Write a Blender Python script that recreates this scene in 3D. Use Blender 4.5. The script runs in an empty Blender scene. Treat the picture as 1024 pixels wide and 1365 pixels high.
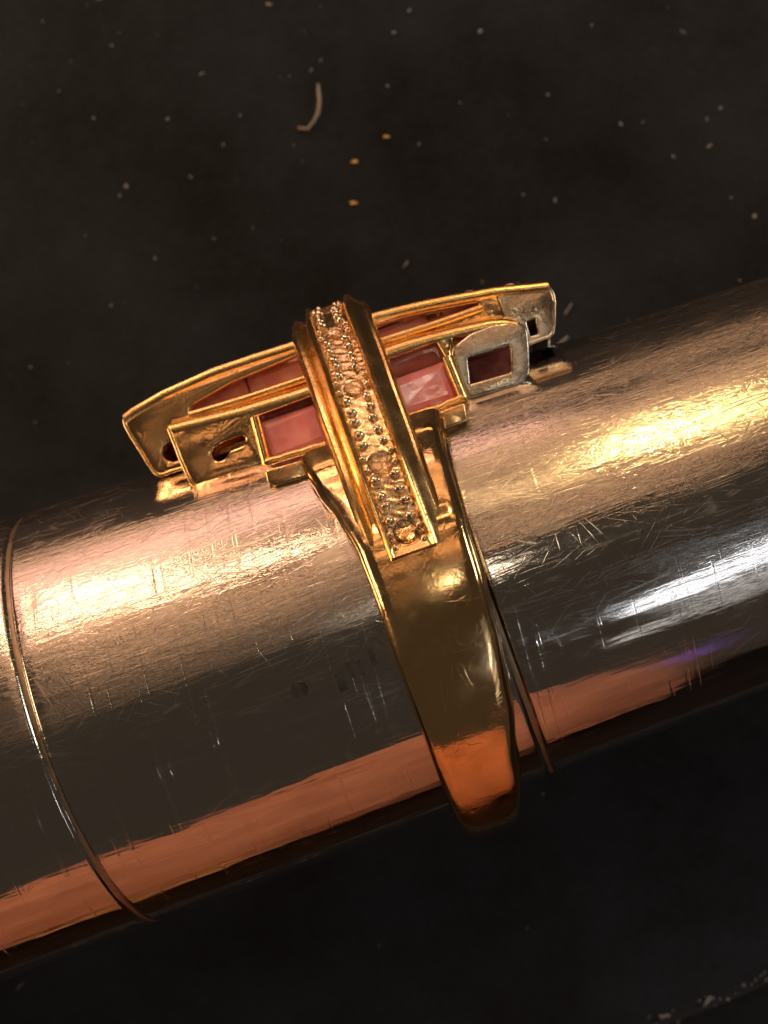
import bpy, bmesh, math, random
from mathutils import Vector, Matrix, Euler

# ---------------------------------------------------------------- camera, world, lamps, exposure
# World axes: X along the mandrel, Y the way the ring's head points, Z up towards the camera.
# All numbers below are millimetres; MM turns them into metres.
MM = 0.001
sc = bpy.context.scene
COL = sc.collection
sc.render.engine = 'CYCLES'
sc.view_settings.view_transform = 'Standard'
sc.view_settings.look = 'None'
sc.view_settings.gamma = 1.0
sc.view_settings.exposure = 1.70
sc.view_settings.use_curve_mapping = False
try:
    sc.cycles.use_denoising = True
    sc.cycles.use_adaptive_sampling = True
    sc.cycles.adaptive_threshold = 0.03
    sc.cycles.max_bounces = 8
    sc.cycles.glossy_bounces = 6
    sc.cycles.transmission_bounces = 6
    sc.cycles.diffuse_bounces = 2
    sc.cycles.sample_clamp_indirect = 6.0
except Exception:
    pass

cam_d = bpy.data.cameras.new('camera')
cam = bpy.data.objects.new('camera', cam_d)
COL.objects.link(cam)
cam.matrix_world = Matrix.Translation((0, 0, 64.05 * MM)) @ (
    Matrix.Rotation(0.0545406, 4, 'Y') @ Matrix.Rotation(0.0639648, 4, 'X') @ Matrix.Rotation(-0.3350416, 4, 'Z'))
cam_d.sensor_fit = 'VERTICAL'
cam_d.sensor_height = 36.0
cam_d.sensor_width = 27.0
cam_d.lens = 2023.2 / 1365.0 * 36.0
cam_d.clip_start = 0.001
cam_d.clip_end = 20.0
cam_d.dof.use_dof = True
cam_d.dof.focus_distance = 56.0 * MM
cam_d.dof.aperture_fstop = 95.0
sc.camera = cam

world = bpy.data.worlds.new('World')
sc.world = world
world.use_nodes = True
bgn = world.node_tree.nodes['Background']
bgn.inputs[0].default_value = (1.0, 0.74, 0.52, 1)
bgn.inputs[1].default_value = 0.0145


def lamp(name, loc, target, sx, sy, power, color, spin=0.0):
    d = bpy.data.lights.new(name, 'AREA')
    d.shape = 'RECTANGLE'
    d.size = sx * MM
    d.size_y = sy * MM
    d.energy = power
    d.color = color
    o = bpy.data.objects.new(name, d)
    COL.objects.link(o)
    o.location = Vector(loc) * MM
    q = (Vector(target) - Vector(loc)).to_track_quat('-Z', 'Y')
    o.rotation_euler = (q.to_matrix() @ Matrix.Rotation(spin, 3, 'Z')).to_euler()
    return o


WARM = (1.0, 0.55, 0.32)


def strip_lamp(name, p0, p1, width, power, color, target=(0, 0, 0)):
    """a lamp tube running from p0 to p1, facing the ring"""
    a, b = Vector(p0), Vector(p1)
    mid = (a + b) / 2
    d = bpy.data.lights.new(name, 'AREA')
    d.shape = 'RECTANGLE'
    d.size = (b - a).length * MM
    d.size_y = width * MM
    d.energy = power
    d.color = color
    o = bpy.data.objects.new(name, d)
    COL.objects.link(o)
    z = (mid - Vector(target)).normalized()
    x = (b - a).normalized()
    y = z.cross(x).normalized()
    x = y.cross(z)
    o.matrix_world = Matrix.Translation(mid * MM) @ Matrix((x, y, z)).transposed().to_4x4()
    return o


# far side: two warm tubes, a yellow bulb and added dim warm strips that break up the steel's reflections;
# near side: a cool tube and a tiny violet indicator
strip_lamp('warm_tube_lamp', (-60, 165, 76), (-38, 164, 93), 4, 0.0055, WARM)
strip_lamp('warm_tube_lamp', (-68, 164, 121), (-13, 163, 151), 3.5, 0.0105, WARM)
lamp('yellow_bulb_lamp', (54, 163, 164), (6, 2, 0), 9, 3, 0.020, (1.0, 0.62, 0.22))
COOL = (0.86, 0.92, 1.0)
PEACH, AMBER = (1.0, 0.50, 0.35), (1.0, 0.52, 0.27)
for el, x0, x1, deg, lum, colr in (
        (-7, -115, 70, 1.2, 1.2, AMBER), (-3, -105, -30, 2.0, 0.55, PEACH), (4, -120, 5, 3.5, 0.75, PEACH), (11, -105, 30, 4.0, 0.85, PEACH), (18, -100, -8, 2.5, 0.8, PEACH),
        (20, 8, 90, 3.0, 0.55, AMBER), (28, -30, 75, 3.0, 0.45, AMBER), (31, -100, -42, 2.2, 0.6, PEACH), (36, 10, 40, 2.0, 0.5, AMBER),
        (45, -110, -30, 3.0, 0.60, AMBER), (48, -12, 32, 2.5, 0.8, WARM), (52, 45, 110, 2.5, 0.40, AMBER), (54, -80, 5, 3.0, 0.45, AMBER), (72, -75, -8, 2.5, 0.20, AMBER), (80, -80, -15, 2.0, 0.10, AMBER), (86, -85, -18, 2.0, 0.05, AMBER),
        (61, 10, 90, 3.0, 0.40, AMBER), (64, -75, -5, 3.0, 0.36, AMBER), (71, 5, 70, 3.0, 0.35, AMBER)):
    e = math.radians(el)
    dist = 190.0
    yy, zz = dist * math.cos(e), 8 + dist * math.sin(e)
    kx = 1.0 if el < 50 else 0.8
    hgt = dist * math.radians(deg)
    strip_lamp('reflection_strip', (x0 * kx, yy, zz), (x1 * kx, yy, zz + 0.06 * (x1 - x0)), hgt, 1.5 * lum * math.pi * (x1 - x0) * kx * hgt * 1e-6, colr)
# near side: added dim cool strips, mirrored as streaks at the right
for el, x0, x1, deg, lum, colr in (
        (68, 38, 100, 2.0, 0.08, COOL), (60, 46, 120, 1.8, 0.26, (0.95, 0.95, 1.0)), (40, 40, 110, 1.8, 0.42, (1.0, 0.95, 0.92)), (33, 26, 90, 1.2, 0.38, (1.0, 0.95, 0.92))):
    e = math.radians(el)
    dist = 190.0
    yy, zz = -dist * math.cos(e), 8 + dist * math.sin(e)
    hgt = dist * math.radians(deg)
    strip_lamp('reflection_strip', (x0, yy, zz), (x1, yy, zz + 0.10 * (x1 - x0)), hgt, 1.5 * lum * math.pi * (x1 - x0) * hgt * 1e-6, colr)
# side lamps added so the rims and scratches catch light
lamp('rim_fill_light', (-185, 45, 75), (-4, 0, 4), 70, 60, 0.034, (1.0, 0.60, 0.30))
lamp('rim_fill_light', (190, 20, 95), (0, 0, 4), 60, 50, 0.026, (1.0, 0.86, 0.70))
lamp('front_fill_light', (7, 14, 190), (-2, 4, 4), 14, 9, 0.0012, (1.0, 0.80, 0.58))  # fill lamp added above the camera to light stones and strip from the front
strip_lamp('cool_tube_lamp', (46, -163, 186), (92, -162, 240), 4, 0.0055, (0.92, 0.94, 1.0))
strip_lamp('violet_indicator_lamp', (26, -165, 22), (32, -165, 31), 2, 0.00006, (0.35, 0.16, 1.0))

random.seed(7)
R0, TAPER = 8.5, 0.0333
STEEL_BUMP, STEEL_DULL = 0.0095, 0.075


# ---------------------------------------------------------------- helpers
def link_mesh(name, me, mat, parent=None, smooth=True):
    o = bpy.data.objects.new(name, me)
    COL.objects.link(o)
    if mat is not None and len(me.materials) == 0:
        me.materials.append(mat)
    if parent is not None:
        o.parent = parent
        o.matrix_parent_inverse = Matrix.Identity(4)
    if smooth:
        me.shade_smooth()
    return o


def origin_of(parent):
    v = Vector((0, 0, 0))
    while parent is not None:
        v += parent.location
        parent = parent.parent
    return v


def mesh_obj(name, verts, faces, mat, parent=None, smooth=True, base=None):
    """verts in scene millimetres; base = the object's own origin (mm)"""
    b = Vector(base) if base is not None else (origin_of(parent) / MM if parent is not None else Vector((0, 0, 0)))
    me = bpy.data.meshes.new(name)
    me.from_pydata([tuple((Vector(v) - b) * MM) for v in verts], [], faces)
    me.update()
    bm = bmesh.new(); bm.from_mesh(me)
    bmesh.ops.recalc_face_normals(bm, faces=bm.faces[:])
    bm.to_mesh(me); bm.free()
    o = link_mesh(name, me, mat, parent, smooth)
    po = origin_of(parent) if parent is not None else Vector((0, 0, 0))
    o.location = b * MM - po
    return o


def sharp(o, deg=32):
    me = o.data
    bm = bmesh.new(); bm.from_mesh(me)
    for e in bm.edges:
        if len(e.link_faces) == 2 and e.calc_face_angle(0) > math.radians(deg):
            e.smooth = False
    bm.to_mesh(me); bm.free()
    return o


def thing(name, label, cat, loc, group=None):
    o = bpy.data.objects.new(name, None)
    COL.objects.link(o)
    o.location = Vector(loc) * MM
    o.empty_display_size = 0.002
    o['label'] = label
    o['category'] = cat
    if group:
        o['group'] = group
    return o


def plate(name, outline, holes, z0, z1, mat, parent, bevel=0.07, res=3):
    """flat plate cut from an outline (x,y) with holes, edges rounded, between z0 and z1"""
    cu = bpy.data.curves.new(name, 'CURVE')
    cu.dimensions = '2D'
    cu.fill_mode = 'BOTH'
    cu.extrude = max((z1 - z0) / 2 - bevel, 0.001)
    cu.bevel_depth = bevel
    cu.bevel_resolution = res
    cu.offset = -bevel
    for pts in [outline] + holes:
        s = cu.splines.new('POLY')
        s.points.add(len(pts) - 1)
        for p, (x, y) in zip(s.points, pts):
            p.co = (x, y, 0, 1)
        s.use_cyclic_u = True
    t = bpy.data.objects.new('tmp', cu)
    COL.objects.link(t)
    dg = bpy.context.evaluated_depsgraph_get()
    dg.update()
    me = bpy.data.meshes.new_from_object(t.evaluated_get(dg))
    bpy.data.objects.remove(t)
    bpy.data.curves.remove(cu)
    po = origin_of(parent)
    me.transform(Matrix.Translation(-po) @ Matrix.Scale(MM, 4) @ Matrix.Translation((0, 0, (z0 + z1) / 2)))
    me.materials.clear()
    me.name = name
    bm = bmesh.new(); bm.from_mesh(me)
    bmesh.ops.remove_doubles(bm, verts=bm.verts[:], dist=1e-7)
    bmesh.ops.recalc_face_normals(bm, faces=bm.faces[:])
    bm.to_mesh(me); bm.free()
    return sharp(link_mesh(name, me, mat, parent), 40)


def fillet(pts, r, n=5):
    """round the corners of a closed outline"""
    out = []
    N = len(pts)
    for i in range(N):
        p = Vector(pts[i]); a = Vector(pts[i - 1]); b = Vector(pts[(i + 1) % N])
        rr = r[i] if isinstance(r, (list, tuple)) else r
        da, db = (a - p), (b - p)
        k = min(rr, da.length * 0.45, db.length * 0.45)
        if k < 1e-4:
            out.append(tuple(p)); continue
        s, e = p + da.normalized() * k, p + db.normalized() * k
        for j in range(n + 1):
            t = j / n
            out.append(tuple((1 - t) ** 2 * s + 2 * t * (1 - t) * p + t * t * e))
    return out


def lerp_tab(tab, t):
    if t <= tab[0][0]:
        return tab[0][1]
    for (a, va), (b, vb) in zip(tab, tab[1:]):
        if t <= b:
            u = (t - a) / (b - a)
            u = u * u * (3 - 2 * u) * 0.5 + u * 0.5
            return va + (vb - va) * u
    return tab[-1][1]


def sweep(name, sections, mat, parent, closed, cap=True, smooth_deg=32):
    """sections: list of equal-length closed loops of 3-D points"""
    m = len(sections[0]); n = len(sections)
    verts = [p for s in sections for p in s]
    faces = []
    for i in range(n if closed else n - 1):
        j = (i + 1) % n
        for k in range(m):
            l = (k + 1) % m
            faces.append((i * m + k, i * m + l, j * m + l, j * m + k))
    if not closed and cap:
        faces.append(tuple(range(m)))
        faces.append(tuple((n - 1) * m + k for k in range(m)))
    return sharp(mesh_obj(name, verts, faces, mat, parent), smooth_deg)


def cut_stone(name, x0, x1, y0, y1, z0, z1, mat, parent, ch=0.18, axis='z', skew=0.0, jit=0.0):
    """step-cut baguette: a block with its edges cut towards +axis in two steps"""
    def ring(ix, h):
        return [(x0 + ix, y0 + ix, h), (x1 - ix, y0 + ix, h), (x1 - ix, y1 - ix, h), (x0 + ix, y1 - ix, h)]
    d = z1 - z0
    loops = [ring(0.10, z0), ring(0, z0 + 0.35 * d), ring(0, z1 - 0.5 * ch), ring(ch * 0.45, z1 - 0.18 * ch), ring(ch, z1)]
    v = [p for l in loops for p in l]
    v = [(a + skew * (b - y0), b + random.uniform(-jit, jit), c + random.uniform(-jit, jit)) for a, b, c in v]
    f = [(3, 2, 1, 0)]
    for i in range(len(loops) - 1):
        for k in range(4):
            l = (k + 1) % 4
            f.append((i * 4 + k, i * 4 + l, i * 4 + 4 + l, i * 4 + 4 + k))
    n = len(loops) * 4
    f.append((n - 4, n - 3, n - 2, n - 1))
    if axis == 'y':   # stone looks along +Y: given as (x, z, y)
        v = [(a, c, b) for a, b, c in v]
    return mesh_obj(name, v, f, mat, parent, smooth=False)


# ---------------------------------------------------------------- materials
class NT:
    def __init__(self, name):
        self.m = bpy.data.materials.new(name)
        self.m.use_nodes = True
        self.t = self.m.node_tree
        self.n = self.t.nodes
        self.b = self.n['Principled BSDF']
        self.out = self.n['Material Output']

    def new(self, typ, **kw):
        x = self.n.new(typ)
        for k, v in kw.items():
            setattr(x, k, v)
        return x

    def link(self, a, b):
        self.t.links.new(a, b)

    def val(self, sock, v):
        if isinstance(v, bpy.types.NodeSocket):
            self.link(v, sock)
        else:
            sock.default_value = v

    def math(self, op, a, b=0.0, c=0.0, clamp=False):
        x = self.new('ShaderNodeMath', operation=op, use_clamp=clamp)
        self.val(x.inputs[0], a); self.val(x.inputs[1], b); self.val(x.inputs[2], c)
        return x.outputs[0]

    def coords_mm(self, uv=False):
        tc = self.new('ShaderNodeTexCoord')
        if uv:
            return tc.outputs['UV']
        mp = self.new('ShaderNodeMapping')
        mp.inputs['Scale'].default_value = (1000, 1000, 1000)
        self.link(tc.outputs['Object'], mp.inputs['Vector'])
        return mp.outputs[0]

    def mapping(self, vec, scale, rot=0.0, loc=(0, 0, 0)):
        r = self.new('ShaderNodeMapping')
        r.inputs['Rotation'].default_value = (0, 0, rot)
        r.inputs['Location'].default_value = loc
        self.link(vec, r.inputs['Vector'])
        s = self.new('ShaderNodeMapping')
        s.inputs['Scale'].default_value = scale
        self.link(r.outputs[0], s.inputs['Vector'])
        return s.outputs[0]

    def noise(self, vec, scale=1.0, detail=3.0, rough=0.5, dist=0.0):
        x = self.new('ShaderNodeTexNoise')
        x.inputs['Scale'].default_value = scale
        x.inputs['Detail'].default_value = detail
        x.inputs['Roughness'].default_value = rough
        x.inputs['Distortion'].default_value = dist
        self.link(vec, x.inputs['Vector'])
        return x.outputs['Fac']

    def ramp(self, fac, stops, interp='LINEAR'):
        x = self.new('ShaderNodeValToRGB')
        x.color_ramp.interpolation = interp
        while len(x.color_ramp.elements) < len(stops):
            x.color_ramp.elements.new(0.5)
        for e, (p, c) in zip(x.color_ramp.elements, stops):
            e.position = p
            e.color = c if len(c) == 4 else (*c, 1)
        self.link(fac, x.inputs[0])
        return x.outputs[0]

    def maprange(self, v, a, b, c=0.0, d=1.0, smooth=False):
        x = self.new('ShaderNodeMapRange')
        x.interpolation_type = 'SMOOTHSTEP' if smooth else 'LINEAR'
        self.val(x.inputs[0], v)
        for i, q in zip((1, 2, 3, 4), (a, b, c, d)):
            x.inputs[i].default_value = q
        return x.outputs[0]

    def bump(self, h, dist_mm, strength=1.0, prev=None):
        x = self.new('ShaderNodeBump')
        x.inputs['Strength'].default_value = strength
        x.inputs['Distance'].default_value = dist_mm * MM
        self.link(h, x.inputs['Height'])
        if prev is not None:
            self.link(prev, x.inputs['Normal'])
        return x.outputs[0]


def g(v):
    return (v, v, v)


def make_steel():
    s = NT('scratched_steel')
    uv = s.coords_mm(uv=True)          # U = mm along the axis, V = mm round the surface (0 = top)
    sep = s.new('ShaderNodeSeparateXYZ'); s.link(uv, sep.inputs[0])
    U, V = sep.outputs[0], sep.outputs[1]

    def noise3(vec, detail, rough=0.6):
        x = s.new('ShaderNodeTexNoise')
        x.inputs['Scale'].default_value = 1.0
        x.inputs['Detail'].default_value = detail
        x.inputs['Roughness'].default_value = rough
        s.link(vec, x.inputs['Vector'])
        c = s.new('ShaderNodeSeparateColor'); s.link(x.outputs['Color'], c.inputs[0])
        return c.outputs
    # how worn the surface is: heavy on the side that rubs on the bench, little on the other
    big = noise3(s.mapping(uv, (0.20, 0.5, 1)), 3)
    wv = s.math('ADD', V, s.math('MULTIPLY', s.math('SUBTRACT', big[0], 0.5), 6.0))
    wear = s.maprange(wv, -3.6, 3.4, 0.0, 1.0, True)
    # the part under the ring's head is rubbed less
    head = s.math('MULTIPLY', s.maprange(U, -14.0, -11.5, 0.0, 1.0, True), s.maprange(U, 5.0, 8.0, 1.0, 0.0, True))
    head = s.math('MULTIPLY', head, s.maprange(V, 6.0, 8.0, 0.0, 0.8, True))
    wear = s.math('MULTIPLY', wear, s.math('SUBTRACT', 1.0, head))
    streak = s.math('MULTIPLY', s.maprange(U, 1.5, 8.0, 0.0, 1.0, True), s.maprange(wv, -11.0, -4.0, 0.25, 1.0))
    wear = s.math('ADD', s.math('MULTIPLY', wear, 0.95), 0.05)
    # fine axial brushing and short axial scores
    ax1 = s.noise(s.mapping(uv, (0.25, 22.0, 1), 0.02), 1.0, 3, 0.65)
    ax2 = s.noise(s.mapping(uv, (0.8, 9.0, 1), -0.04, (3, 1, 0)), 1.0, 3, 0.6)
    # straight scratches in all directions: thin iso-lines of long stretched noise, cut short by masks
    m1 = noise3(s.mapping(uv, (0.55, 1.0, 1), 0.2, (2, 1, 0)), 2)
    m2 = noise3(s.mapping(uv, (0.75, 0.8, 1), -0.5, (12, 5, 0)), 2)
    m3 = noise3(s.mapping(uv, (0.40, 1.4, 1), 0.0, (32, 15, 0)), 2)
    masks = list(m1)[:3] + list(m2)[:3] + list(m3)[:3]
    tot = None
    for i, (ang, along, across) in enumerate((
            (0.10, 0.04, 1.5), (-0.24, 0.05, 1.7), (0.52, 0.07, 1.6), (-0.75, 0.07, 1.5), (1.15, 0.06, 1.2),
            (0.02, 0.05, 2.6), (-0.05, 0.06, 3.2), (0.28, 0.08, 2.2), (-0.42, 0.09, 2.2))):
        q = s.mapping(uv, (along, across, 1), ang, (i * 3.7, i * 11.3, i * 2.0))
        n = s.noise(q, 1.0, 0.0, 0.3)
        line = s.maprange(s.math('ABSOLUTE', s.math('SUBTRACT', n, 0.5 + 0.02 * math.sin(i * 2.1))), 0.0, 0.0095 * across, 1.0, 0.0)
        line = s.math('MULTIPLY', line, s.maprange(masks[i], 0.52, 0.64, 0.0, 1.0) if i not in (5, 6) else s.maprange(masks[i], 0.46, 0.58, 0.0, 1.0))
        tot = line if tot is None else s.math('MAXIMUM', tot, line)
    # circumferential rub marks where rings are pushed on and off
    rubn = s.noise(s.mapping(uv, (3.4, 0.10, 1), 0.06), 1.0, 2, 0.6)
    rub = s.math('MULTIPLY', s.maprange(rubn, 0.60, 0.66, 0.0, 1.0), s.maprange(big[1], 0.41, 0.52, 0.0, 1.0))
    rub = s.math('MULTIPLY', rub, s.maprange(U, 1.5, -3.0, 0.25, 1.0))
    # small pits and dents
    pit = s.noise(s.mapping(uv, (2.2, 6.5, 1), 0.1), 1.0, 3, 0.62)
    h = s.math('MULTIPLY', ax1, 0.16)
    h = s.math('ADD', h, s.math('MULTIPLY', ax2, 0.95))
    h = s.math('ADD', h, s.math('MULTIPLY', pit, 0.65))
    h = s.math('MULTIPLY', h, s.math('POWER', wear, 1.3))
    h = s.math('ADD', h, s.math('MULTIPLY', tot, s.math('MULTIPLY', wear, -0.26)))
    h = s.math('ADD', h, s.math('MULTIPLY', s.math('MULTIPLY', ax1, streak), 0.30))
    h = s.math('ADD', h, s.math('MULTIPLY', rub, -0.55))
    wavy = s.noise(s.mapping(uv, (0.30, 1.9, 1), 0.03, (5, 2, 0)), 1.0, 2, 0.5)
    h = s.math('ADD', h, s.math('MULTIPLY', wavy, 1.5))
    bn = s.bump(h, STEEL_BUMP, 1.0)
    rough = s.math('ADD', s.math('MULTIPLY', wear, 0.04), 0.035)
    rough = s.math('ADD', rough, s.math('MULTIPLY', s.math('MULTIPLY', ax1, wear), 0.07))
    rough = s.math('ADD', rough, s.math('MULTIPLY', rub, 0.07))
    rough = s.math('ADD', rough, s.math('MULTIPLY', tot, 0.12))
    rough = s.math('ADD', rough, s.math('MULTIPLY', s.maprange(big[2], 0.46, 0.62, 0.0, 1.0), 0.07))
    s.b.inputs['Base Color'].default_value = (0.62, 0.60, 0.57, 1)
    s.b.inputs['Metallic'].default_value = 1.0
    s.link(rough, s.b.inputs['Roughness'])
    s.link(bn, s.b.inputs['Normal'])
    # the dull, finely scuffed share of the surface
    dull = s.new('ShaderNodeBsdfAnisotropic')
    dull.inputs['Color'].default_value = (0.50, 0.47, 0.44, 1)
    dull.inputs['Roughness'].default_value = 0.42
    s.link(bn, dull.inputs['Normal'])
    mix = s.new('ShaderNodeMixShader')
    fac = s.math('ADD', s.math('MULTIPLY', wear, STEEL_DULL), s.math('MULTIPLY', rub, 0.06))
    fac = s.math('ADD', fac, s.math('MULTIPLY', s.math('MULTIPLY', tot, wear), 0.65), clamp=True)
    s.link(fac, mix.inputs[0]); s.link(s.b.outputs[0], mix.inputs[1]); s.link(dull.outputs[0], mix.inputs[2])
    s.link(mix.outputs[0], s.out.inputs['Surface'])
    return s.m


def make_metal(name, base, r0, r1, bump_mm, scale, base2=None, fine=1.0, hair=0.0):
    s = NT(name)
    v = s.coords_mm()
    n1 = s.noise(v, scale, 4, 0.6)
    n2 = s.noise(v, scale * 7, 3, 0.6)
    h = s.math('ADD', s.math('MULTIPLY', n1, 1.0), s.math('MULTIPLY', n2, 0.25 * fine))
    rough = s.maprange(n1, 0.3, 0.7, r0, r1)
    if hair:
        tot = None
        for i, (rx, ry, rz) in enumerate(((0.2, 0.1, 0.3), (0.9, 0.4, -0.6), (-0.5, 0.8, 1.2), (0.3, -0.7, 2.0))):
            ro = s.new('ShaderNodeMapping')
            ro.inputs['Rotation'].default_value = (rx, ry, rz)
            ro.inputs['Location'].default_value = (i * 4.1, i * 7.7, 1.3)
            s.link(v, ro.inputs['Vector'])
            mp = s.new('ShaderNodeMapping')
            mp.inputs['Scale'].default_value = (0.10, 1.4, 1.4)
            s.link(ro.outputs[0], mp.inputs['Vector'])
            n = s.noise(mp.outputs[0], 1.0, 0.0, 0.3)
            ln = s.maprange(s.math('ABSOLUTE', s.math('SUBTRACT', n, 0.5)), 0.0, 0.016, 1.0, 0.0)
            tot = ln if tot is None else s.math('MAXIMUM', tot, ln)
        tot = s.math('MULTIPLY', tot, s.maprange(s.noise(v, 0.8, 2, 0.6), 0.46, 0.62, 0.0, 1.0))
        h = s.math('SUBTRACT', h, s.math('MULTIPLY', tot, hair))
        sm = s.noise(v, 0.45, 3, 0.6)
        rough = s.math('ADD', rough, s.math('MULTIPLY', s.maprange(sm, 0.45, 0.65, 0.0, 1.0), 0.10))
        rough = s.math('ADD', rough, s.math('MULTIPLY', tot, 0.12))
    if base2 is None:
        s.b.inputs['Base Color'].default_value = (*base, 1)
    else:
        s.link(s.ramp(n1, [(0.36, base), (0.66, base2)]), s.b.inputs['Base Color'])
    s.b.inputs['Metallic'].default_value = 1.0
    s.link(rough, s.b.inputs['Roughness'])
    s.link(s.bump(h, bump_mm), s.b.inputs['Normal'])
    return s.m


def make_stone(name, c0, c1, trans=0.35):
    s = NT(name)
    v = s.coords_mm()
    n = s.noise(s.mapping(v, (1.0, 1.7, 1.0), 0.4), 1.5, 2, 0.55, 0.6)
    vo = s.new('ShaderNodeTexVoronoi'); vo.inputs['Scale'].default_value = 1.7
    s.link(v, vo.inputs['Vector'])
    f = s.math('ADD', s.math('MULTIPLY', n, 0.6), s.math('MULTIPLY', vo.outputs['Distance'], 0.5))
    s.link(s.ramp(f, [(0.30, c0), (0.72, c1)]), s.b.inputs['Base Color'])
    s.b.inputs['Roughness'].default_value = 0.10
    s.b.inputs['IOR'].default_value = 1.64
    s.b.inputs['Transmission Weight'].default_value = trans
    s.b.inputs['Subsurface Weight'].default_value = 0.25
    s.b.inputs['Subsurface Radius'].default_value = (0.8, 0.25, 0.25)
    s.b.inputs['Subsurface Scale'].default_value = 0.6 * MM
    s.link(s.bump(f, 0.04, 0.2), s.b.inputs['Normal'])
    return s.m


def make_velvet():
    s = NT('black_velvet')
    v = s.coords_mm()
    n1 = s.noise(v, 0.09, 4, 0.65)
    n2 = s.noise(v, 2.6, 4, 0.7)
    n3 = s.noise(v, 0.9, 3, 0.6)
    f = s.math('ADD', s.math('MULTIPLY', n1, 0.75), s.math('MULTIPLY', n2, 0.25))
    s.link(s.ramp(f, [(0.36, (0.004, 0.0056, 0.0083)), (0.66, (0.021, 0.0294, 0.0428))]), s.b.inputs['Base Color'])
    s.b.inputs['Roughness'].default_value = 0.95
    s.b.inputs['Specular IOR Level'].default_value = 0.15
    s.b.inputs['Sheen Weight'].default_value = 0.12
    s.b.inputs['Sheen Roughness'].default_value = 0.6
    h = s.math('ADD', s.math('MULTIPLY', n2, 0.7), n3)
    s.link(s.bump(h, 0.12, 0.6), s.b.inputs['Normal'])
    return s.m


def make_plain(name, col, rough, spec=0.4, noise_amt=0.25, scale=1.0, bump_mm=0.0):
    s = NT(name)
    v = s.coords_mm()
    n = s.noise(v, scale, 4, 0.6)
    lo = tuple(c * (1 - noise_amt) for c in col); hi = tuple(min(1, c * (1 + noise_amt)) for c in col)
    s.link(s.ramp(n, [(0.3, lo), (0.7, hi)]), s.b.inputs['Base Color'])
    s.b.inputs['Roughness'].default_value = rough
    s.b.inputs['Specular IOR Level'].default_value = spec
    if bump_mm:
        s.link(s.bump(n, bump_mm), s.b.inputs['Normal'])
    return s.m


def make_glass():
    s = NT('clear_diamond')
    s.b.inputs['Base Color'].default_value = (1.0, 0.98, 0.95, 1)
    s.b.inputs['Roughness'].default_value = 0.08
    s.b.inputs['IOR'].default_value = 1.75
    s.b.inputs['Transmission Weight'].default_value = 1.0
    return s.m


STEEL = make_steel()
GOLD = make_metal('yellow_gold', (0.92, 0.61, 0.29), 0.06, 0.13, 0.017, 0.6, (0.94, 0.66, 0.35), 0.5, 0.10)
GOLD_PIT = make_metal('cast_yellow_gold', (0.95, 0.63, 0.27), 0.18, 0.31, 0.022, 1.1, (0.97, 0.69, 0.34), 1.0)
GOLD_PALE = make_metal('bright_cut_gold', (0.97, 0.84, 0.68), 0.16, 0.26, 0.012, 2.4)
GOLD_FLOOR = make_metal('bright_cut_floor', (0.93, 0.70, 0.44), 0.18, 0.30, 0.02, 2.0)
RHODIUM = make_metal('worn_white_plating', (0.66, 0.56, 0.42), 0.14, 0.32, 0.035, 0.9, (0.74, 0.73, 0.68), 1.0)
PINK = make_stone('pink_stone', (0.96, 0.28, 0.38), (1.0, 0.46, 0.55), 0.0)
PINK_DEEP = make_stone('deep_pink_stone', (0.97, 0.31, 0.32), (1.0, 0.52, 0.50), 0.06)
PINK_SHADED = make_stone('shaded_pink_stone', (0.22, 0.05, 0.05), (0.45, 0.14, 0.13), 0.1)  # pink stone darkened in colour for the shade inside the end hole
VELVET = make_velvet()
DIAMOND = make_glass()
INK = make_metal('etched_dark_mark', (0.22, 0.20, 0.18), 0.25, 0.40, 0.02, 3.0)
REFLECTOR_TAN = make_plain('reflector_tan', (0.85, 0.36, 0.26), 0.6, 0.3, 0.35, 0.10, 0.4)
LINE_GOLD = make_plain('reflected_line_gold', (0.85, 0.50, 0.20), 0.5, 0.5, 0.2, 1.0)
GRIME = make_metal('grimy_groove_metal', (0.42, 0.34, 0.25), 0.32, 0.60, 0.03, 3.0)
WOOD = make_plain('dark_counter_wood', (0.012, 0.008, 0.006), 0.6, 0.3, 0.4, 0.1)
LINT = make_plain('pale_lint', (0.36, 0.34, 0.32), 0.8, 0.2)
DUST = make_plain('pale_dust', (0.30, 0.33, 0.36), 0.8, 0.2)
CRUMB = make_metal('gold_crumb', (0.9, 0.65, 0.3), 0.25, 0.4, 0.02, 2.0)

# ---------------------------------------------------------------- setting: velvet pad and the counter under it
PAD_Z, EDGE_Y = -18.0, -25.2


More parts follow.
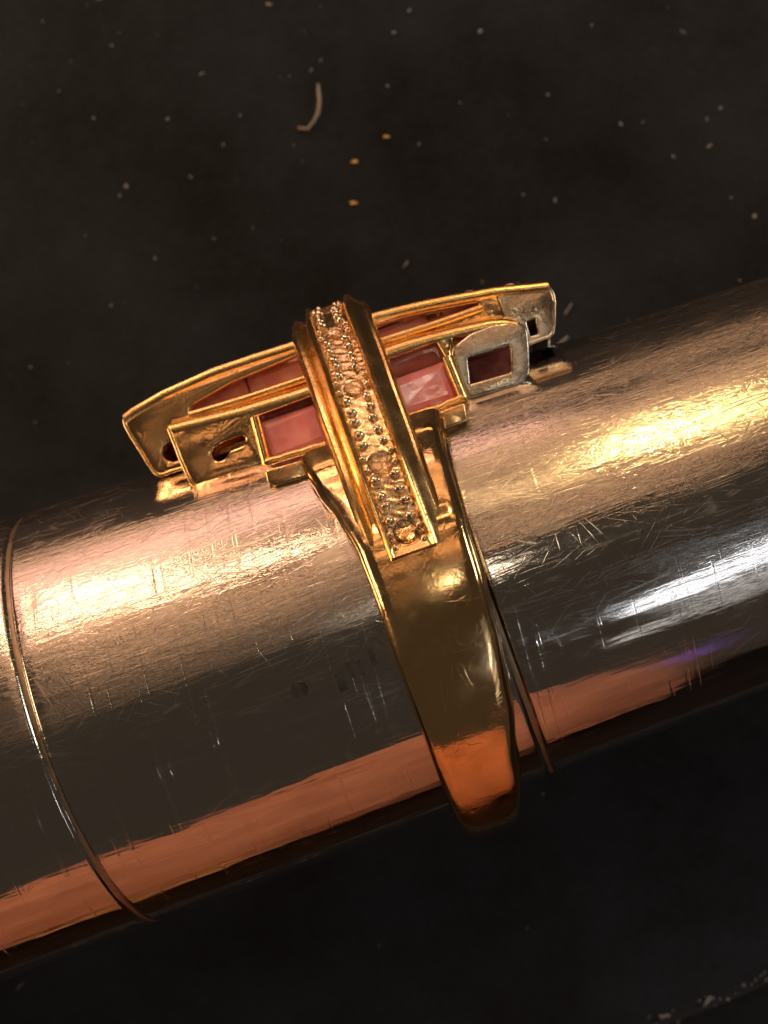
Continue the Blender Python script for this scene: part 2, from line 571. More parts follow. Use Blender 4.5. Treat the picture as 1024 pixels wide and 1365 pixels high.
def build_pad():
    prof = [(140, PAD_Z)]
    y = 130
    while y > EDGE_Y + 3:
        prof.append((y, PAD_Z)); y -= 3.0
    for i in range(9):                                     # raised seam, then the edge rolls over
        a = i / 8
        prof.append((EDGE_Y + 2.6 - 1.8 * a, PAD_Z + 0.25 * math.sin(a * math.pi / 2)))
    for i in range(1, 11):
        a = i / 10 * math.pi / 2
        prof.append((EDGE_Y + 0.8 - 1.2 * math.sin(a), PAD_Z - 0.95 + 1.2 * math.cos(a)))
    prof += [(EDGE_Y - 0.4, PAD_Z - 3), (EDGE_Y - 0.3, PAD_Z - 4.2), (EDGE_Y - 4, PAD_Z - 4.5), (EDGE_Y - 8, PAD_Z - 4.5), (EDGE_Y - 8.4, PAD_Z - 8.1)]
    xs = [-140 + i * 4 for i in range(71)]
    verts, faces = [], []
    m = len(prof)
    for x in xs:
        for (yy, zz) in prof:
            w = 0.10 * math.sin(x * 0.13 + yy * 0.07) + 0.08 * math.sin(x * 0.05 - yy * 0.17 + 1)
            verts.append((x, yy + (0.06 * x if yy < EDGE_Y + 4 else 0.06 * x * 0) * 1.0 + 0.08 * math.sin(x * 0.9), zz + w))
    for i in range(len(xs) - 1):
        for k in range(m - 1):
            faces.append((i * m + k, i * m + k + 1, (i + 1) * m + k + 1, (i + 1) * m + k))
    o = mesh_obj('velvet_pad', verts, faces, VELVET)
    o['kind'] = 'structure'
    c = mesh_obj('counter', [(-400, -400, -26.2), (400, -400, -26.2), (400, 400, -26.2), (-400, 400, -26.2)], [(0, 1, 2, 3)], WOOD, smooth=False)
    c['kind'] = 'structure'


build_pad()


def rounded_box(name, x0, x1, y0, y1, z0, z1, r, mat, parent):
    me = bpy.data.meshes.new(name)
    bm = bmesh.new()
    bmesh.ops.create_cube(bm, size=1.0)
    for v in bm.verts:
        v.co = Vector(((x0 + x1) / 2 + v.co.x * (x1 - x0), (y0 + y1) / 2 + v.co.y * (y1 - y0), (z0 + z1) / 2 + v.co.z * (z1 - z0)))
    bmesh.ops.bevel(bm, geom=bm.edges[:], offset=r, segments=5, profile=0.5, affect='EDGES')
    po = origin_of(parent)
    for v in bm.verts:
        v.co = v.co * MM - po
    bm.to_mesh(me); bm.free()
    return link_mesh(name, me, mat, parent)


reflector = thing('orange_reflector', 'added off-frame tan pouch seen only as the orange reflection along the mandrel underside', 'reflector', (-34, -92, -26.2))  # stand-in added out of frame to give the steel its orange reflection


def build_reflector():
    verts, faces = [], []
    nx, nt = 40, 28
    for i in range(nx + 1):
        u = i / nx
        x = -96 + 114 * u
        end = (1 - abs(2 * u - 1) ** 5) ** 0.4 if 0 < u < 1 else 0.02
        for k in range(nt):
            a = 2 * math.pi * k / nt
            c, sn = math.cos(a), math.sin(a)
            sq = (abs(c) ** 3.2 + abs(sn) ** 3.2) ** (-1 / 3.2)
            w = 1 + 0.035 * math.sin(x * 0.16 + 2 * a) + 0.03 * math.sin(x * 0.07 - 3 * a + 1)
            top = 1.0 if sn < 0 else min(1.12, 1.12 + (x + 14) * 0.011) + 0.03 * math.sin(x * 0.11)
            verts.append((x, -92 + 20 * c * sq * end * w, max(-26.2, 3 + 31 * sn * sq * (0.35 + 0.65 * end) * w * top)))
    for i in range(nx):
        for k in range(nt):
            l = (k + 1) % nt
            faces.append((i * nt + k, i * nt + l, (i + 1) * nt + l, (i + 1) * nt + k))
    faces.append(tuple(range(nt))); faces.append(tuple(nx * nt + k for k in range(nt)))
    mesh_obj('reflector_body', verts, faces, REFLECTOR_TAN, reflector)
    tube_pts = [(-92 + 112 * i / 30, -72.2 + 0.8 * math.sin(i * 0.7), -15.5 + 0.6 * math.sin(i * 0.4)) for i in range(2, 29)]
    secs = [[(x, y + 0.7 * math.cos(q * math.pi / 3), z + 0.7 * math.sin(q * math.pi / 3)) for q in range(6)] for x, y, z in tube_pts]
    sweep('reflector_ridge', secs, REFLECTOR_TAN, reflector, False, smooth_deg=80)
    secs = [[(-96 + 76 * i / 24, -67.5 + 1.7 * math.cos(q * math.pi / 3), -19.0 + 1.7 * math.sin(q * math.pi / 3)) for q in range(6)] for i in range(25)]
    sweep('reflected_line_rod', secs, LINE_GOLD, reflector, False, smooth_deg=80)  # rod added for the thin gold line mirrored low on the steel


build_reflector()

# ---------------------------------------------------------------- the steel mandrel
GROOVES = (-52.3, -35.0, -17.73, -0.43, 17.0, 34.3)


def mrad(x):
    return R0 - TAPER * x


def build_mandrel():
    root = thing('ring_mandrel', 'scratched steel ring sizing mandrel with engraved size lines, lying diagonally', 'mandrel', (0, 0, 0))
    xs = set()
    x = -118.0
    while x <= 78.0:
        xs.add(round(x, 3)); x += 0.5
    prof = []
    for gx in GROOVES:
        for d in (-0.60, -0.30, -0.24, -0.19, -0.15, -0.09, 0, 0.09, 0.15, 0.19, 0.24, 0.30, 0.60):
            xs.add(round(gx + d, 3))
    for x in sorted(xs):
        r = mrad(x)
        for gx in GROOVES:
            d = abs(x - gx)
            if d <= 0.30:
                t = [(0, -0.12), (0.09, -0.11), (0.15, -0.06), (0.19, -0.02), (0.24, -0.005), (0.30, 0.0)]
                for (a, va), (b, vb) in zip(t, t[1:]):
                    if a <= d <= b:
                        r += va + (vb - va) * (d - a) / (b - a); break
        prof.append((x, r))
    prof = [(-119.2, 0.01), (-119.2, prof[0][1] - 1.2)] + [(-118.4, prof[0][1] - 0.2)] + prof + [(78.5, prof[-1][1] - 0.3), (79.2, prof[-1][1] - 1.2), (79.2, 0.01)]
    seg = 256
    verts, faces, uvs = [], [], []
    m = seg + 1
    for (x, r) in prof:
        for k in range(seg + 1):
            a = -math.pi + 2 * math.pi * k / seg
            verts.append(((x) * MM, r * math.sin(a) * MM, r * math.cos(a) * MM))
            uvs.append((x, a * R0))
    for i in range(len(prof) - 1):
        for k in range(seg):
            faces.append((i * m + k, (i + 1) * m + k, (i + 1) * m + k + 1, i * m + k + 1))
    me = bpy.data.meshes.new('shaft')
    me.from_pydata(verts, [], faces)
    uvl = me.uv_layers.new(name='UVMap')
    for lp in me.loops:
        uvl.data[lp.index].uv = uvs[lp.vertex_index]
    me.update()
    bm = bmesh.new(); bm.from_mesh(me)
    bmesh.ops.recalc_face_normals(bm, faces=bm.faces[:])
    bm.to_mesh(me); bm.free()
    o = link_mesh('shaft', me, STEEL, root)

    for gx in (-17.73, -0.43, 17.0):                        # grimy floor of each engraved size line
        secs = []
        for i in range(180):
            a = 2 * math.pi * i / 180
            w = 0.085 + 0.012 * math.sin(a * 7) + 0.008 * math.sin(a * 23)
            secs.append([(gx + dx, r * math.sin(a), r * math.cos(a)) for dx, r in ((-w, mrad(gx) - 0.100), (0, mrad(gx) - 0.085), (w, mrad(gx) - 0.100), (0, mrad(gx) - 0.16))])
        sweep('size_line', secs, GRIME, root, True, smooth_deg=70)

    def patch(name, pts, lift=0.012, mat=INK):
        """a dark stamped mark: outline in (x, arc angle in degrees) laid on the surface"""
        v = []
        for (x, a) in pts:
            r = mrad(x) + lift; a = math.radians(a)
            v.append((x, r * math.sin(a), r * math.cos(a)))
        n = len(v)
        w = [(p[0], p[1] * 0.996, p[2] * 0.996) for p in v]
        f = [tuple(range(n))] + [(i, (i + 1) % n, n + (i + 1) % n, n + i) for i in range(n)]
        return mesh_obj(name, v + w, f, mat, root, smooth=False)

    def disc(cx, ca, rx, ra, n=14):
        return [(cx + rx * math.cos(2 * math.pi * i / n) * (1 + 0.1 * math.sin(3 * i)), ca + ra * math.sin(2 * math.pi * i / n)) for i in range(n)]

    def bar(cx, ca, w, hh, sk=0.0):
        return fillet([(cx - w + sk, ca + hh), (cx - w - sk, ca - hh), (cx + w - sk, ca - hh), (cx + w + sk, ca + hh)], [w * 0.7] * 4, 3)
    patch('stamped_zero', disc(-8.09, -10.3, 0.33, 2.1))
    patch('stamped_digit', bar(-6.55, -11.9, 0.17, 2.4))
    patch('stamped_digit', bar(-6.10, -9.9, 0.10, 2.0))
    patch('stamped_digit', bar(-5.74, -10.1, 0.085, 2.0))
    patch('stamped_digit', bar(-5.18, -8.9, 0.10, 2.2))
    return root


build_mandrel()

# ---------------------------------------------------------------- the gold ring
ring = thing('dress_ring', 'yellow gold ring with pink baguette stones and beaded diamond strip, pushed onto the mandrel', 'ring', (-2.75, -9.95, 0))

XL = [(-90, -4.62), (-62, -4.58), (-40, -4.45), (-19, -4.36), (4, -4.32), (14, -4.40), (24, -4.75), (33, -5.2), (40, -5.45), (45.0, -5.55), (46.5, -4.3), (90, -4.2)]
XR = [(-90, -2.45), (-72, -2.02), (-42, -1.25), (-27, -0.79), (-10, -0.42), (5, -0.23), (22, -0.10), (34, 0.0), (40, 0.1), (45, 0.25), (46.5, -1.1), (90, -1.2)]
RO = [(-90, 9.95), (-45, 10.05), (0, 10.22), (14, 10.22), (24, 10.0), (36, 9.8), (45, 9.62), (46.5, 9.2), (90, 9.2)]
RI = 8.72


def mirror_t(t):
    """angle from the head-side plane so the back of the ring mirrors the front"""
    t = (t + 180) % 360 - 180
    if t > 90:
        return 180 - t
    if t < -90:
        return -180 - t
    return t


def polar(x, r, tdeg):
    a = math.radians(tdeg)
    return (x, r * math.sin(a), r * math.cos(a))


def build_shank():
    secs = []
    N = 240
    for i in range(N):
        t = -180 + 360 * i / N
        q = mirror_t(t)
        xl, xr, ro = lerp_tab(XL, q), lerp_tab(XR, q), lerp_tab(RO, q)
        th = ro - RI
        pr = [(xl + 0.02, RI + 0.22), (xl, RI + 0.5 * th), (xl + 0.04, ro - 0.30), (xl + 0.15, ro - 0.14), (xl + 0.32, ro - 0.03),
              (xl + 0.6, ro + 0.02), ((xl + xr) / 2, ro + 0.05), (xr - 0.65, ro + 0.02), (xr - 0.42, ro - 0.01), (xr - 0.30, ro - 0.06),
              (xr - 0.17, ro - 0.22), (xr - 0.12, ro - 0.36), (xr - 0.16, ro - 0.46), (xr - 0.10, ro - 0.56),
              (xr - 0.02, RI + 0.40 * th), (xr, RI + 0.25), (xr - 0.06, RI + 0.10), (xr - 0.25, RI), (xl + 0.28, RI), (xl + 0.08, RI + 0.08)]
        secs.append([polar(x, r, t) for x, r in pr])
    return sweep('shank', secs, GOLD, ring, True, smooth_deg=50)


shank = build_shank()

CR = [(10, 10.45), (15, 10.62), (30, 11.20), (50, 12.05), (70, 12.90), (90, 13.32)]
CC = [(10, -2.43), (30, -2.52), (50, -2.62), (70, -2.78), (90, -2.88)]
CW = [(10, 0.93), (25, 0.93), (45, 0.96), (70, 1.0), (90, 1.0)]


def crown_prof(q):
    w = lerp_tab(CW, q)
    d = 2.6 - 1.4 * max(0, min(1, (34 - q) / 24))
    pr = [(-1.72, -d), (-1.72, -0.75), (-1.62, -0.50), (-1.50, -0.36), (-1.36, -0.34), (-1.24, -0.42), (-1.14, -0.56), (-1.05, -0.58),
          (-0.95, -0.30), (-0.88, -0.06), (-0.80, 0.0), (-0.71, -0.04), (-0.66, -0.14), (-0.63, -0.42), (-0.5, -0.44),
          (0.5, -0.44), (0.64, -0.42), (0.70, -0.22), (0.80, -0.06), (0.90, 0.0), (1.00, -0.04), (1.12, -0.20), (1.30, -0.40),
          (1.42, -0.50), (1.52, -0.48), (1.60, -0.58), (1.66, -0.85), (1.68, -d)]
    return [(x * w, r) for x, r in pr]


def build_crown():
    secs = []
    ts = [9.5, 10.0] + [10.0 + 160 * i / 150 for i in range(1, 151)] + [170.5]
    for t in ts:
        q = mirror_t(t)
        c, r = lerp_tab(CC, q), lerp_tab(CR, q)
        sec = []
        for dx, dr in crown_prof(q):
            if q < 13.0 and abs(dx) < 0.68:           # the channel is closed by a sloping lip at its end
                dr = max(dr, -0.06 - 0.38 * max(0, min(1, (q - 10.5) / 2.5)))
            if q <= 9.8:
                dr = min(dr, -0.22)
            sec.append(polar(c + dx, r + dr, t))
        secs.append(sec)
    return sweep('crown_strip', secs, GOLD_PIT, ring, False, smooth_deg=38)


crown = build_crown()


def crown_pt(t, dx, dr):
    q = mirror_t(t)
    return Vector(polar(lerp_tab(CC, q) + dx, lerp_tab(CR, q) + dr, t))


def bead_mesh(r, me_name='bead'):
    me = bpy.data.meshes.new(me_name)
    bm = bmesh.new()
    bmesh.ops.create_icosphere(bm, subdivisions=2, radius=r * MM)
    for v in bm.verts:
        v.co *= 1 + 0.12 * math.sin(v.co.x * 9e3 + v.co.y * 5e3)
    bm.to_mesh(me); bm.free()
    me.materials.append(GOLD_PALE)
    me.shade_smooth()
    return me


def brilliant_mesh(r, mat):
    """small round brilliant: table, crown facets, girdle, pavilion (mm, axis +Z)"""
    me = bpy.data.meshes.new('round_diamond')
    n = 8
    v, f = [], []
    for k in range(n):
        a = 2 * math.pi * k / n
        v.append((0.55 * r * math.cos(a), 0.55 * r * math.sin(a), 0.34 * r))
    for k in range(2 * n):
        a = math.pi * k / n
        v.append((r * math.cos(a), r * math.sin(a), 0.05 * r))
    v.append((0, 0, -0.85 * r))
    f.append(tuple(range(n)))
    for k in range(n):
        a, b = k, (k + 1) % n
        o0, o1, o2 = n + 2 * k, n + (2 * k + 1) % (2 * n), n + (2 * k + 2) % (2 * n)
        f += [(a, o0, o1), (a, o1, b), (b, o1, o2)]
        f += [(o1, o0, 3 * n), (o2, o1, 3 * n)]
    me.from_pydata([tuple(c * MM for c in p) for p in v], [], f)
    me.materials.append(mat)
    return me


def set_on_crown(name, me, t, dx, dr, scale=(1, 1, 1), spin=0.0):
    o = bpy.data.objects.new(name, me)
    COL.objects.link(o)
    o.parent = crown
    p = crown_pt(t, dx, dr) * MM
    o.location = p - origin_of(crown)
    n = Vector((0, math.sin(math.radians(t)), math.cos(math.radians(t))))
    o.rotation_euler = (n.to_track_quat('Z', 'Y').to_matrix() @ Matrix.Rotation(spin, 3, 'Z')).to_euler()
    o.scale = scale
    return o


def pave_floor():
    verts, faces = [], []
    n, m = 420, 13
    for i in range(n):
        t = 11.5 + 157 * i / (n - 1)
        for k in range(m):
            dx = -0.64 + 1.28 * k / (m - 1)
            arc = t * 0.2
            hgt = 0.5 * math.sin(arc * 12.5 + 1.3 * math.sin(dx * 7)) * math.cos(dx * 8.0) + 0.35 * math.sin(arc * 23 + dx * 11) + random.uniform(-0.35, 0.35)
            p = crown_pt(t, dx, -0.37 + 0.055 * hgt)
            verts.append(tuple(p))
    for i in range(n - 1):
        for k in range(m - 1):
            faces.append((i * m + k, i * m + k + 1, (i + 1) * m + k + 1, (i + 1) * m + k))
    return mesh_obj('pave_floor', verts, faces, GOLD_FLOOR, crown)


pave_floor()
# diamonds along the strip with pairs of raised beads between them
DIA = [14.5, 29.0, 46.0, 63.0, 80.0, 100, 117, 134, 151, 165.5]
dm_big, dm_small = brilliant_mesh(0.48, DIAMOND), brilliant_mesh(0.40, DIAMOND)
for i, t in enumerate(DIA):
    set_on_crown('round_diamond', dm_big if i in (0, 1) else dm_small, t, 0.0, -0.30, spin=i * 0.4)
collet = None
bm_a, bm_b = bead_mesh(0.17), bead_mesh(0.13)
t = 12.0
while t < 92:
    q = lerp_tab(CR, t)
    near = min(abs(t - d) for d in DIA)
    if near > 2.6:
        for s in (-1, 1):
            set_on_crown('bead', bm_a, t + random.uniform(-0.3, 0.3), s * (0.37 + random.uniform(-0.05, 0.05)), -0.27 + random.uniform(-0.03, 0.04),
                         scale=(random.uniform(0.9, 1.3), random.uniform(0.8, 1.05), random.uniform(0.9, 1.2)), spin=random.uniform(-0.4, 0.4))
    else:
        for s in (-1, 1):
            set_on_crown('bead', bm_b, t, s * 0.54, -0.24)
    t += 0.50 / q * 57.3
# ---- upper gallery: long arched box carrying the stones, its side plates pierced
A_TOP = [(-12.16, 10.85), (-11.85, 11.25), (-10.23, 11.55), (-7.9, 11.72), (-6.1, 11.68), (-4.58, 11.62), (-2.9, 11.66), (-1.15, 11.62), (0.24, 11.48), (1.47, 11.32), (3.88, 10.92)]
A_WIN_L = [(-9.5, 10.18), (-9.2, 10.55), (-7.5, 10.86), (-4.6, 11.02), (-4.3, 11.0), (-4.35, 10.0), (-6.5, 10.02)]
A_WIN_R = [(-1.35, 10.4), (-1.3, 11.08), (0.3, 10.98), (1.6, 10.78), (3.0, 10.56), (3.1, 10.3), (1.0, 10.3)]


def upper_plate(z0, z1):
    out = A_TOP + [(3.88, 8.30), (-10.46, 8.25), (-11.55, 8.34)]
    rr = [0.25, 0.25] + [0] * (len(A_TOP) - 2) + [0.0, 0.05, 0.12]
    hole = [(-10.55 + 0.42 * math.cos(a * math.pi / 8), 9.05 + 0.42 * math.sin(a * math.pi / 8)) for a in range(16)]
    return plate('upper_side_plate', fillet(out, rr), [fillet(A_WIN_L, 0.12, 3), fillet(A_WIN_R, 0.12, 3), hole], z0, z1, GOLD, ring, 0.11)


def upper_end(z0, z1):
    out = [(3.84, 10.93), (5.85, 10.42), (6.0, 10.2), (5.95, 9.6), (5.43, 8.36), (4.3, 8.26), (3.84, 8.28)]
    return plate('plated_end', fillet(out, [0, 0.2, 0.15, 0.0, 0.12, 0.1, 0]), [fillet([(4.58, 9.2), (4.95, 9.18), (4.85, 8.55), (4.55, 8.58)], 0.05, 2)], z0, z1, RHODIUM, ring, 0.08)


up = upper_plate(2.95, 3.55)
upper_end(2.93, 3.53)
upper_plate(-3.55, -2.95)
upper_end(-3.53, -2.93)


def along(tab, xa, xb, n):
    out = []
    for i in range(n + 1):
        x = xa + (xb - xa) * i / n
        for (a, ya), (b, yb) in zip(tab, tab[1:]):
            if a <= x <= b:
                out.append((x, ya + (yb - ya) * (x - a) / (b - a))); break
    return out


A_LINE = [(-12.2, 11.05), (-11.85, 11.25), (-10.23, 11.55), (-7.9, 11.72), (-6.1, 11.68), (-4.58, 11.62), (-2.9, 11.66), (-1.15, 11.62), (0.24, 11.48), (1.47, 11.32), (3.88, 10.92), (5.98, 10.38)]
for zs in (1, -1):
    secs = []
    for x, y in along(A_LINE, -12.05, 5.9, 40):
        secs.append([(x, y - 0.20 + 0.24 * math.sin(k * math.pi / 5), zs * 3.46 + 0.20 * math.cos(k * math.pi / 5)) for k in range(10)])
    sweep('top_rim', secs, GOLD_PIT, ring, False, smooth_deg=70)
# end walls and the rim that carries the stones
def wall(name, pts, z0, z1, th, mat):
    """a wall following (x,y) points, th thick towards -normal, spanning z0..z1"""
    secs = []
    for i, (x, y) in enumerate(pts):
        a = Vector(pts[max(i - 1, 0)]); b = Vector(pts[min(i + 1, len(pts) - 1)])
        d = (b - a).normalized(); n = Vector((-d.y, d.x))
        p0 = Vector((x, y)); p1 = p0 - n * th
        secs.append([(p0.x, p0.y, z0), (p0.x, p0.y, z1), (p1.x, p1.y, z1), (p1.x, p1.y, z0)])
    return sweep(name, secs, mat, ring, False)


wall('end_wall', [(-11.42, 8.42), (-11.78, 9.6), (-12.02, 10.75), (-11.75, 11.1)], -3.0, 3.0, 0.5, GOLD_PIT)
wall('end_wall', [(5.75, 10.30), (5.85, 9.6), (5.35, 8.45)], -3.0, 3.0, 0.5, RHODIUM)
wall('stone_floor', [(x, y - 0.55) for x, y in along(A_LINE, -11.7, 5.7, 26)], -2.2, 2.2, 0.25, GOLD)
for z in (1.08, -1.08):
    wall('divider_rail', [(x, y - 0.02) for x, y in along(A_LINE, -11.7, 5.7, 26)], z - 0.12, z + 0.12, 0.7, GOLD)
# three rows of baguettes on top
for z in (2.10, 0.0, -2.10):
    x = -11.5
    while x < 5.3:
        L = 1.62
        xb = min(x + L, 5.5)
        ya = along(A_LINE, x, xb, 2)
        y = sum(q[1] for q in ya) / 3
        sl = math.atan2(ya[-1][1] - ya[0][1], xb - x)
        if not (-4.5 < (x + xb) / 2 < -1.2):
            o = cut_stone('top_baguette', x + 0.03, xb - 0.03, z - 0.84, z + 0.84, y - 0.5, y + 0.11, PINK_DEEP, ring, 0.22, axis='y', jit=0.012)
        x += L
# long stones behind the pierced side (front and back)
for zf in (1, -1):
    for xa, xb, ya, yb in ((-9.45, -6.95, 10.05, 10.98), (-6.90, -4.2, 10.0, 11.02), (-1.5, 0.9, 10.25, 10.92), (0.95, 3.2, 10.15, 10.62)):
        z0, z1 = (2.35, 2.86)
        o = cut_stone('side_baguette', xa, xb, ya - 0.15, yb + 0.1, z0, z1, PINK_DEEP, ring, 0.30, jit=0.03)
        if zf < 0:
            for v in o.data.vertices:
                v.co.z = -v.co.z - 2 * ring.location.z

def edge_rim(name, pts, z, r, mat):
    secs = []
    P = [Vector((x, y, z)) for x, y in pts]
    for i, p in enumerate(P):
        d = (P[min(i + 1, len(P) - 1)] - P[max(i - 1, 0)]).normalized()
        n = Vector((-d.y, d.x, 0))
        secs.append([tuple(p + n * (r * math.cos(k * math.pi / 4)) + Vector((0, 0, r * math.sin(k * math.pi / 4)))) for k in range(8)])
    return sweep(name, secs, mat, ring, False, smooth_deg=80)


def spline(pts, n=6):
    out = []
    for i in range(len(pts) - 1):
        p0, p1, p2, p3 = [Vector(pts[max(0, min(len(pts) - 1, i + k))]) for k in (-1, 0, 1, 2)]
        for j in range(n):
            t = j / n
            out.append(tuple(0.5 * (2 * p1 + (p2 - p0) * t + (2 * p0 - 5 * p1 + 4 * p2 - p3) * t * t + (3 * p1 - p0 - 3 * p2 + p3) * t ** 3)))
    out.append(tuple(pts[-1]))
    return out


for zs in (1, -1):
    edge_rim('edge_rim', spline([(-11.9, 11.12), (-12.08, 10.75), (-11.85, 9.6), (-11.5, 8.42), (-10.9, 8.30), (-10.1, 8.27)]), zs * 3.50, 0.10, GOLD_PIT)
    edge_rim('edge_rim', spline([(5.8, 10.35), (5.93, 10.0), (5.88, 9.5), (5.42, 8.42), (4.9, 8.32), (4.3, 8.30)]), zs * 3.50, 0.08, RHODIUM)
    edge_rim('edge_rim', spline([(-10.2, 9.75), (-10.16, 9.0), (-10.12, 8.2), (-9.95, 7.25), (-9.2, 7.14), (-8.0, 6.97), (-7.4, 6.92)]), zs * 4.96, 0.095, GOLD_PIT)
    edge_rim('window_lip', spline([(-9.45, 10.2), (-8.0, 10.12), (-6.5, 10.06), (-4.3, 10.02)]), zs * 3.56, 0.17, GOLD_PIT)
    edge_rim('window_lip', spline([(-1.35, 10.42), (0.0, 10.36), (1.2, 10.32), (3.1, 10.30)]), zs * 3.56, 0.17, GOLD_PIT)
    # small step blocks under the set stones, resting close to the shaft
    for pts in ([(-6.95, 6.72), (-5.30, 6.62), (-5.15, 5.95), (-6.75, 6.02), (-7.0, 6.25)], [(0.10, 6.60), (1.12, 6.62), (1.02, 5.95), (0.05, 5.9)]):
        plate('step_block', fillet(pts, 0.08, 3), [], *((5.05, 6.50) if zs > 0 else (-6.50, -5.05)), GOLD, ring, 0.08)

# ---- lower gallery step in front of it: ledge, pierced side plate, plated end
B_TOP = [(-10.24, 9.84), (-9.0, 9.72), (-7.26, 9.55), (-4.5, 9.42), (-3.0, 9.7), (-1.42, 9.84), (0.0, 9.82), (1.56, 9.68), (3.2, 9.48), (4.15, 9.30)]


def lower_plate(z0, z1):
    out = B_TOP[:8] + [(1.56, 9.3), (1.30, 8.9), (1.34, 6.80), (-1.0, 6.68), (-4.7, 6.66), (-7.40, 6.86), (-9.96, 7.20), (-10.14, 8.2)]
    win_l = [(-6.86, 9.02), (-4.15, 9.05), (-4.25, 7.0), (-4.7, 6.98), (-6.98, 7.22)]
    win_r = [(-1.45, 9.42), (0.9, 9.40), (1.02, 8.7), (1.06, 7.05), (-1.4, 6.98)]
    key = [(-8.95, 8.10), (-8.78, 8.40), (-8.35, 8.50), (-7.55, 8.52), (-7.42, 8.40), (-7.5, 8.12), (-8.2, 8.10), (-8.45, 7.85), (-8.75, 7.85)]
    return plate('lower_side_plate', fillet(out, [0.1] + [0] * 8 + [0.1, 0, 0, 0, 0, 0.15, 0]), [fillet(win_l, 0.08, 3), fillet(win_r, 0.08, 3), fillet(key, 0.12, 3)], z0, z1, GOLD, ring, 0.10)


def lower_end(z0, z1):
    out = [(1.30, 8.72), (1.62, 9.05), (2.3, 9.28), (3.2, 9.30), (4.1, 9.12), (4.42, 8.7), (4.25, 8.0), (3.92, 6.98), (3.4, 6.72), (1.34, 6.86)]
    hole = [(1.86, 8.40), (3.56, 8.30), (3.24, 7.30), (1.62, 7.40)]
    return plate('plated_end', fillet(out, [0.2, 0.1, 0.2, 0.2, 0.3, 0.2, 0.1, 0.25, 0.25, 0.1]), [fillet(hole, 0.06, 3)], z0, z1, RHODIUM, ring, 0.10)


def ledge(zs):
    """rounded step joining the lower plate's top edge to the upper gallery"""
    secs = []
    pts = along(B_TOP, -10.2, 4.12, 30)
    for i, (x, y) in enumerate(pts):
        dr = max(0.0, (x - 3.3) / 0.9)
        y0 = y - 0.25 * dr * dr
        s = []
        for zz, dy in ((4.98, -0.34), (5.04, -0.16), (4.97, 0.02), (4.80, 0.08), (4.5, 0.13), (3.9, 0.28), (3.56, 0.42), (3.50, 0.2), (3.9, -0.12), (4.6, -0.22)):
            s.append((x, y0 + dy, zs * zz))
        secs.append(s)
    return sweep('ledge', secs, GOLD_PIT, ring, False, smooth_deg=60)


for zs in (1, -1):
    lower_plate(*((4.50, 4.98) if zs > 0 else (-4.98, -4.50)))
    lower_end(*((4.53, 5.03) if zs > 0 else (-5.03, -4.53)))
    ledge(zs)
    # bright lips under and beside the set stones
    for xa, xb, y in ((-6.98, -4.5, 7.06), (-1.35, 1.2, 6.96)):
        secs = []
        for i in range(9):
            x = xa + (xb - xa) * i / 8
            yy = y + (0.12 * (1 - i / 8) if xa < -5 else 0.03 * math.sin(i)) + 0.02 * math.sin(i * 2.3)
            secs.append([(x, yy + 0.17 * math.cos(a), zs * (4.97 + 0.19 * math.sin(a))) for a in [k * math.pi / 4 for k in range(8)]])
        sweep('stone_lip', secs, GOLD_PIT, ring, False, smooth_deg=70)
    # upright bars at the outer side of each set stone
    for (xa, ya), (xb, yb) in (((-6.98, 6.95), (-6.82, 9.02)), ((1.16, 6.95), (1.08, 8.72))):
        secs = []
        for i in range(7):
            x = xa + (xb - xa) * i / 6; y = ya + (yb - ya) * i / 6
            secs.append([(x + 0.21 * math.cos(a), y, zs * (4.93 + 0.20 * math.sin(a))) for a in [k * math.pi / 4 for k in range(8)]])
        sweep('stone_bar', secs, GOLD_PIT, ring, False, smooth_deg=70)
    for nm, xa, xb, ya, yb, za, zb, mt in (
            ('set_stone', -6.80, -4.2, 7.10, 8.78, 3.95, 4.72, PINK),
            ('set_stone', -1.5, 1.0, 7.05, 8.66, 3.95, 4.72, PINK),
            ('inner_stone', -6.80, -4.1, 8.84, 9.5, 3.6, 3.95, PINK_DEEP),
            ('inner_stone', -1.5, 1.0, 8.72, 9.6, 3.6, 3.95, PINK_DEEP),
            ('inner_stone', 1.5, 3.9, 7.0, 8.7, 3.6, 3.9, PINK_SHADED)):
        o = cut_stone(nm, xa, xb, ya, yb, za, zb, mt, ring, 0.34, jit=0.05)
        if zs < 0:
            for v in o.data.vertices:
                v.co.z = -v.co.z - 2 * ring.location.z
# underside tray of the lower gallery (keeps the boxes closed from below), clear of the shaft
for zs in (1, -1):
    for xa, xb, y in ((-9.95, -7.2, 7.28), (1.45, 3.7, 6.92)):
        zlo = 4.25
        v = [(xa, y, zs * zlo), (xb, y - 0.18 * (xa < 0), zs * zlo), (xb, y - 0.18 * (xa < 0), zs * 4.55), (xa, y, zs * 4.55)]
        v += [(a, b + 0.2, c) for a, b, c in v]
        mesh_obj('base_bar', v, [(0, 1, 2, 3), (7, 6, 5, 4), (0, 4, 5, 1), (1, 5, 6, 2), (2, 6, 7, 3), (3, 7, 4, 0)], GOLD, ring, smooth=False)

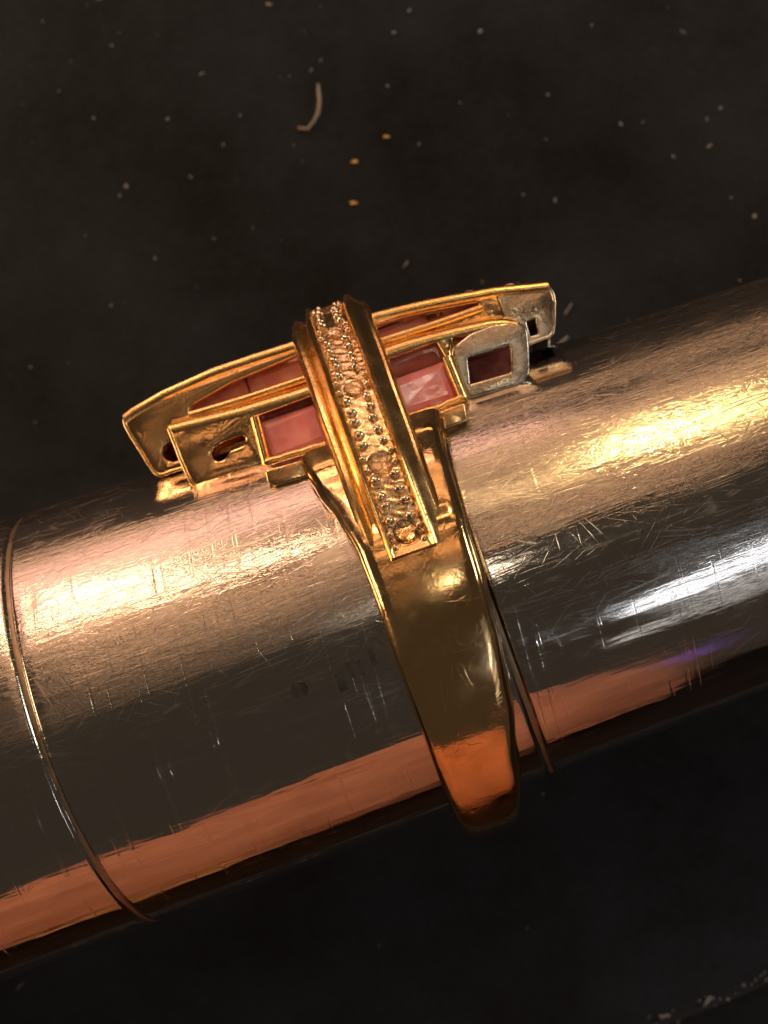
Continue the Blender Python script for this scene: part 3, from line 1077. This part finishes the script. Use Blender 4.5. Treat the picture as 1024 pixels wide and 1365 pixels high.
# ---------------------------------------------------------------- lint, crumbs and dust on the velvet
def tube(name, pts, r, mat, n=6):
    secs = []
    for i, p in enumerate(pts):
        p = Vector(p)
        d = (Vector(pts[min(i + 1, len(pts) - 1)]) - Vector(pts[max(i - 1, 0)])).normalized()
        a = d.orthogonal().normalized(); b = d.cross(a)
        rr = r * (0.6 if i in (0, len(pts) - 1) else 1)
        secs.append([tuple(p + (a * math.cos(k * 2 * math.pi / n) + b * math.sin(k * 2 * math.pi / n)) * rr) for k in range(n)])
    m = n
    verts = [q for s in secs for q in s]
    faces = [(i * m + k, i * m + (k + 1) % m, (i + 1) * m + (k + 1) % m, (i + 1) * m + k) for i in range(len(secs) - 1) for k in range(m)]
    faces += [tuple(range(m)), tuple((len(secs) - 1) * m + k for k in range(m))]
    return mesh_obj(name, verts, faces, mat, None, base=pts[len(pts) // 2])


K = 0.9213
lint = tube('lint_fibre', [(x * K, y * K, PAD_Z + z) for x, y, z in ((-0.17, 31.07, 0.4), (-0.30, 30.5, 0.5), (-0.42, 29.95, 0.55), (-0.72, 29.4, 0.5), (-1.13, 29.0, 0.45), (-1.6, 28.72, 0.4), (-2.16, 29.0, 0.35))], 0.10, LINT)
lint['label'] = 'curved pale lint fibre lying on the black velvet'
lint['category'] = 'lint'


def speck_mesh(items, name, mat):
    verts, faces = [], []
    for (x, y, z, r, el, an) in items:
        b = len(verts)
        ca, sa = math.cos(an), math.sin(an)
        ring_ = []
        for zz, rr in ((-0.6, 0.5), (0.1, 1.0), (0.7, 0.45)):
            for k in range(6):
                a = k * math.pi / 3
                px, py = math.cos(a) * rr * r * el, math.sin(a) * rr * r
                j = random.uniform(0.45, 1.5)
                verts.append((x + (px * ca - py * sa) * j, y + (px * sa + py * ca) * j, z + zz * r * 0.35))
        for l in range(2):
            for k in range(6):
                faces.append((b + l * 6 + k, b + l * 6 + (k + 1) % 6, b + l * 6 + 6 + (k + 1) % 6, b + l * 6 + 6 + k))
        faces.append(tuple(b + 12 + k for k in range(6)))
    return mesh_obj(name, verts, faces, mat)


named = [(9.92, 30.75, .22), (5.08, 32.48, .16), (6.4, 33.4, .16), (12.38, 25.73, .20), (21.55, 21.49, .2), (20.59, 21.14, .15), (18.01, 19.73, .17), (21.2, 14.77, .26),
         (-13.03, 29.3, .22), (-9.35, 32.31, .16), (-0.3, 32.08, .18), (-16.21, 22.82, .16), (-6.53, 34.19, .18), (-1.33, 36.72, .22), (10.7, 19.67, .18), (-12.8, 24.61, .16),
         (15.8, 22.6, .14), (7.4, 27.1, .14), (4.3, 25.6, .14)]
items = [(x * K, y * K, PAD_Z + 0.22, r * 0.42, random.uniform(1.0, 2.4), random.uniform(0, 3)) for x, y, r in named]
for i in range(300):
    x, y = random.uniform(-34, 30), random.uniform(4, 48) if i > 40 else random.uniform(-27, 5)
    r = 0.015 + 0.055 * random.random() ** 3
    items.append((x, y, PAD_Z + 0.20, r, random.choice((1.0, 1.4, 2.0, 3.0, 6.0)), random.uniform(0, 3.1)))
for i in range(120):                                        # lint caught along the pad's edge
    x = random.uniform(-30, 16)
    items.append((x, EDGE_Y + 0.06 * x + random.uniform(-0.3, 0.7), PAD_Z + 0.25, 0.04 + 0.12 * random.random() ** 3, random.uniform(1, 2.5), random.uniform(0, 3.1)))
d = speck_mesh(items, 'dust', DUST)
d['kind'] = 'stuff'
d['label'] = 'pale dust specks scattered over the black velvet'
d['category'] = 'dust'
for (x, y, lab) in ((2.59, 26.7, 'upper right of three tiny gold crumbs on the velvet'), (0.38, 25.93, 'middle of three tiny gold crumbs on the velvet'),
                    (-0.52, 23.62, 'lowest of three tiny gold crumbs on the velvet, nearest the ring')):
    c = speck_mesh([(x * K, y * K, PAD_Z + 0.22, 0.11, 2.0, -0.35)], 'gold_crumb', CRUMB)
    c['label'] = lab
    c['category'] = 'crumb'
    c['group'] = 'gold crumbs on the velvet'
